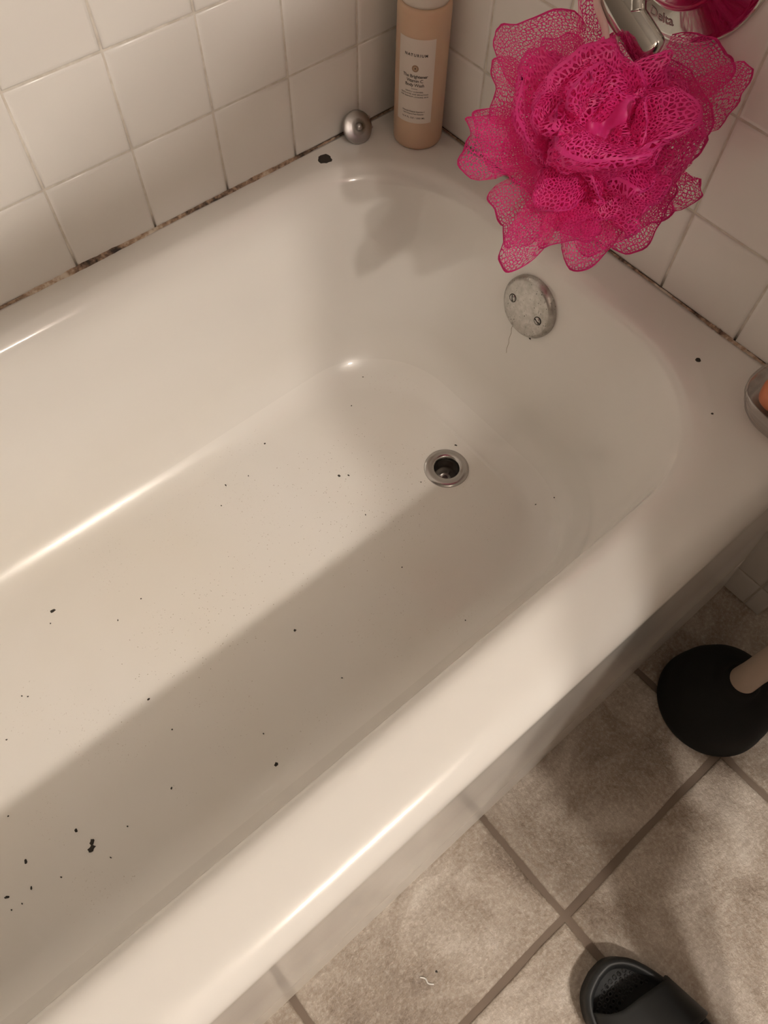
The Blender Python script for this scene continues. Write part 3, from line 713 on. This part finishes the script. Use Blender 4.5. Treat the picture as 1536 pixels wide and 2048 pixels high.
for j in range(11):
    t = j/10; row = []
    for i in range(21):
        a = PI*i/20; c, sn = math.cos(a), math.sin(a)
        y = 0.080-0.050*t - 0.022*c
        hw = 0.053 if y < 0.06 else 0.053-0.9*(y-0.06)**1.15
        row.append(bm.verts.new(SB @ Vector((hw*math.copysign(abs(c)**0.75, c), y, 0.012+(0.036+0.016*t)*sn**0.7))))
    rows2.append(row)
for a, b in zip(rows2, rows2[1:]):
    for i in range(20): bm.faces.new((a[i], a[i+1], b[i+1], b[i]))
bmesh.ops.recalc_face_normals(bm, faces=bm.faces); bmesh.ops.solidify(bm, geom=bm.faces[:], thickness=-0.005)
part('strap', bm, SOLE, SD); tag(SD, 'black slide sandal with studded toe end on the tiled floor', 'sandal')

# ---------------------------------------------------------------- vanity light on the front wall
vl = empty('vanity_light', LAMP)
bm = box(bmesh.new(), (LAMP.x-0.22, YF, LAMP.z-0.05), (LAMP.x+0.22, YF+0.03, LAMP.z+0.05)); part('back_plate', bm, CHROME, vl, False)
em = NT('frosted_globe_glow'); em.set(Base_Color=(0.9, 0.85, 0.75), Emission_Color=LAMP_COLOR, Emission_Strength=LAMP_POWER)
for dx in (-0.15, 0.15):
    bm = bmesh.new(); bmesh.ops.create_uvsphere(bm, u_segments=24, v_segments=14, radius=0.055); bmesh.ops.translate(bm, vec=LAMP+Vector((dx, 0, 0)), verts=bm.verts)
    g = part('globe', bm, em.m, vl)
    part('socket', lathe(bmesh.new(), [(0.0, 0), (0.028, 0), (0.028, 0.06), (0.0, 0.06)], 24, frame((LAMP.x+dx, YF+0.028, LAMP.z), (0, 1, 0))), CHROME, vl)
tag(vl, 'chrome vanity light bar with two round glowing globes', 'light fixture')

# ---------------------------------------------------------------- the person taking the picture, standing beside the tub
def skin(name, nodes, edges, mat, parent=None, root=0, sub=2):
    me = bpy.data.meshes.new(name); me.from_pydata([Vector(n[:3]) for n in nodes], edges, [])
    o = bpy.data.objects.new(name, me); COL.objects.link(o); sk = o.modifiers.new('skin', 'SKIN'); sk.use_smooth_shade = True
    if not me.skin_vertices: me.skin_vertices.new()
    for i, n in enumerate(nodes):
        r = n[3] if isinstance(n[3], tuple) else (n[3], n[3])
        me.skin_vertices[0].data[i].radius = r; me.skin_vertices[0].data[i].use_root = (i == root)
    ss = o.modifiers.new('sub', 'SUBSURF'); ss.levels = sub; ss.render_levels = sub
    dg = bpy.context.evaluated_depsgraph_get(); me2 = bpy.data.meshes.new_from_object(o.evaluated_get(dg))
    bpy.data.objects.remove(o, do_unlink=True); bpy.data.meshes.remove(me); me2.materials.clear(); me2.materials.append(mat)
    o = bpy.data.objects.new(name, me2); COL.objects.link(o)
    for p in me2.polygons: p.use_smooth = True
    if parent: o.parent = parent
    return o
SKIN = NT('skin'); SKIN.set(Base_Color=(0.46, 0.25, 0.17), Roughness=0.5, Subsurface_Weight=0.15, Subsurface_Radius=(0.02, 0.008, 0.005)); SKIN = SKIN.m
def chain(nodes, edges, start, pts):
    k = start
    for p in pts:
        nodes.append(p); edges.append((k, len(nodes)-1)); k = len(nodes)-1
    return k
def foot(nodes, edges, k, B, sgn):
    """heel, instep and five toes; B places the foot, sgn = +1 when the big toe is on local +x."""
    L = lambda x, y, z, r: (*(B @ Vector((x, y, z))), r)
    h = chain(nodes, edges, k, [L(0, -0.085, 0.058, 0.030)])
    chain(nodes, edges, h, [L(0, -0.108, 0.045, 0.020)])
    m_ = chain(nodes, edges, h, [L(0.002*sgn, -0.030, 0.052, (0.029, 0.024)), L(0.002*sgn, 0.018, 0.042, (0.034, 0.016))])
    for j, (x, y, r) in enumerate(((0.026, 0.066, 0.0105), (0.010, 0.068, 0.0075), (-0.004, 0.062, 0.007), (-0.017, 0.054, 0.0068), (-0.029, 0.044, 0.0065))):
        chain(nodes, edges, m_, [L(x*0.9*sgn, y-0.028, 0.034, r*1.1), L(x*sgn, y-0.010, 0.036, r), L(x*sgn, y, 0.031, r*0.8)])
FB = SB
FB2 = Matrix.Translation((-0.175, -1.20, 0)) @ Matrix.Rotation(math.radians(-6), 4, 'Z')
nodes = [(-0.265, -1.240, 0.93, (0.185, 0.12))]; edges = []
c = chain(nodes, edges, 0, [(-0.235, -1.240, 1.06, (0.17, 0.11)), (-0.201, -1.225, 1.22, (0.18, 0.12)), (-0.180, -1.210, 1.36, (0.165, 0.10))])
nk = chain(nodes, edges, c, [(-0.190, -1.185, 1.455, 0.052), (-0.200, -1.165, 1.50, 0.050), (-0.210, -1.140, 1.555, (0.070, 0.080)), (-0.215, -1.135, 1.62, (0.074, 0.088)), (-0.215, -1.140, 1.68, (0.05, 0.06))])
# left arm, forearm raised towards the phone's place; right arm hanging
HP = Vector((-0.700, -0.900, 1.125)); SH = Vector((-0.310, -1.190, 1.400))
e = chain(nodes, edges, c, [(*SH, 0.055), (*SH.lerp(HP, 0.27), 0.045), (*(SH.lerp(HP, 0.52)+Vector((0, 0, -0.03))), 0.038), (*(SH.lerp(HP, 0.76)+Vector((0, 0, -0.012))), 0.034), (*HP, 0.026), (*(HP+Vector((-0.022, 0.040, -0.008))), (0.032, 0.016))])
for dx, dz in ((-0.030, 0.008), (-0.012, 0.014), (0.006, 0.014), (0.022, 0.008)):
    q0 = HP+Vector((-0.030, 0.066, -0.010))
    chain(nodes, edges, e, [(*(q0+Vector((dx, 0, dz*0.6))), 0.0095), (*(q0+Vector((dx*1.1, 0.014, 0.012+dz))), 0.0088), (*(q0+Vector((dx*1.1, 0.010, 0.034+dz))), 0.0078)])
chain(nodes, edges, e, [(*(HP+Vector((0.006, 0.038, 0.010))), 0.0105), (*(HP+Vector((0.010, 0.056, 0.026))), 0.0095)])
e2 = chain(nodes, edges, c, [(-0.065, -1.220, 1.36, 0.055), (-0.060, -1.250, 1.20, 0.046), (-0.045, -1.270, 1.06, 0.040), (-0.045, -1.240, 0.90, 0.033), (-0.048, -1.215, 0.81, 0.026), (-0.050, -1.212, 0.76, (0.020, 0.034))])
for dy, l in ((0.030, 0.062), (0.012, 0.075), (-0.006, 0.070), (-0.022, 0.056)):
    chain(nodes, edges, e2, [(-0.022, -1.262+dy, 0.722, 0.0095), (-0.026, -1.260+dy, 0.722-l*0.55, 0.0088), (-0.034, -1.258+dy, 0.722-l, 0.0075)])
chain(nodes, edges, e2, [(-0.058, -1.174, 0.745, 0.0105), (-0.064, -1.167, 0.712, 0.0092)])
lk = chain(nodes, edges, 0, [(-0.355, -1.240, 0.84, 0.088), (-0.401, -1.234, 0.66, 0.074), (-0.434, -1.228, 0.49, 0.056), (-0.465, -1.215, 0.33, 0.052), (-0.492, -1.195, 0.15, 0.034)])
foot(nodes, edges, lk, FB, 1)
rk = chain(nodes, edges, 0, [(-0.175, -1.240, 0.84, 0.088), (-0.176, -1.249, 0.66, 0.074), (-0.169, -1.268, 0.49, 0.056), (-0.165, -1.285, 0.33, 0.052), (-0.172, -1.285, 0.15, 0.034)])
foot(nodes, edges, rk, FB2, -1)
person = skin('person', nodes, edges, SKIN)
tag(person, 'person standing beside the bathtub, bare foot in a black slide sandal', 'person')
DENIM = simple('dark_cloth', (0.035, 0.035, 0.04), 0.85); SHIRT = simple('grey_shirt', (0.16, 0.15, 0.15), 0.85)
tn = [(-0.265, -1.24, 0.94, (0.215, 0.140))]; te = []
chain(tn, te, 0, [(-0.265, -1.24, 1.03, (0.190, 0.128))])
chain(tn, te, 0, [(-0.355, -1.24, 0.80, 0.128), (-0.389, -1.225, 0.64, 0.120), (-0.402, -1.210, 0.47, 0.112)])
chain(tn, te, 0, [(-0.195, -1.24, 0.80, 0.128), (-0.189, -1.235, 0.64, 0.120), (-0.172, -1.235, 0.47, 0.115)])
skin('shorts', tn, te, DENIM, person)
tn = [(-0.265, -1.240, 0.93, (0.205, 0.145))]; te = []
k = chain(tn, te, 0, [(-0.226, -1.235, 1.10, (0.195, 0.13)), (-0.201, -1.225, 1.22, (0.19, 0.135)), (-0.180, -1.210, 1.36, (0.175, 0.12))])
chain(tn, te, k, [(-0.187, -1.190, 1.44, 0.066)])
chain(tn, te, k, [(*SH, 0.064), (*SH.lerp(HP, 0.22), 0.056)])
chain(tn, te, k, [(-0.065, -1.220, 1.36, 0.070), (-0.068, -1.245, 1.23, 0.064)])
skin('t_shirt', tn, te, SHIRT, person)
hn = [(-0.215, -1.155, 1.635, (0.080, 0.090))]; he = []
chain(hn, he, 0, [(-0.215, -1.150, 1.69, (0.062, 0.072))]); chain(hn, he, 0, [(-0.212, -1.185, 1.56, (0.070, 0.050)), (-0.205, -1.205, 1.47, (0.060, 0.030))])
skin('hair', hn, he, simple('dark_hair', (0.02, 0.013, 0.009), 0.6), person)
# face: brow, nose and mouth set into the head
def face_bit(name, c, r, mat):
    bm = bmesh.new(); bmesh.ops.create_uvsphere(bm, u_segments=14, v_segments=10, radius=1.0)
    for v in bm.verts: v.co = Vector((v.co.x*r[0]+c[0], v.co.y*r[1]+c[1], v.co.z*r[2]+c[2]))
    obj(name, bm, mat, person, True)
face_bit('eye', (-0.243, -1.064, 1.605, ), (0.012, 0.010, 0.008), simple('eye_white', (0.75, 0.72, 0.68), 0.3))
face_bit('eye', (-0.187, -1.064, 1.605), (0.012, 0.010, 0.008), simple('eye_white', (0.75, 0.72, 0.68), 0.3))
face_bit('nose', (-0.215, -1.057, 1.580), (0.013, 0.022, 0.022), SKIN)
face_bit('mouth', (-0.215, -1.070, 1.540), (0.024, 0.010, 0.007), simple('lips', (0.42, 0.16, 0.13), 0.45))
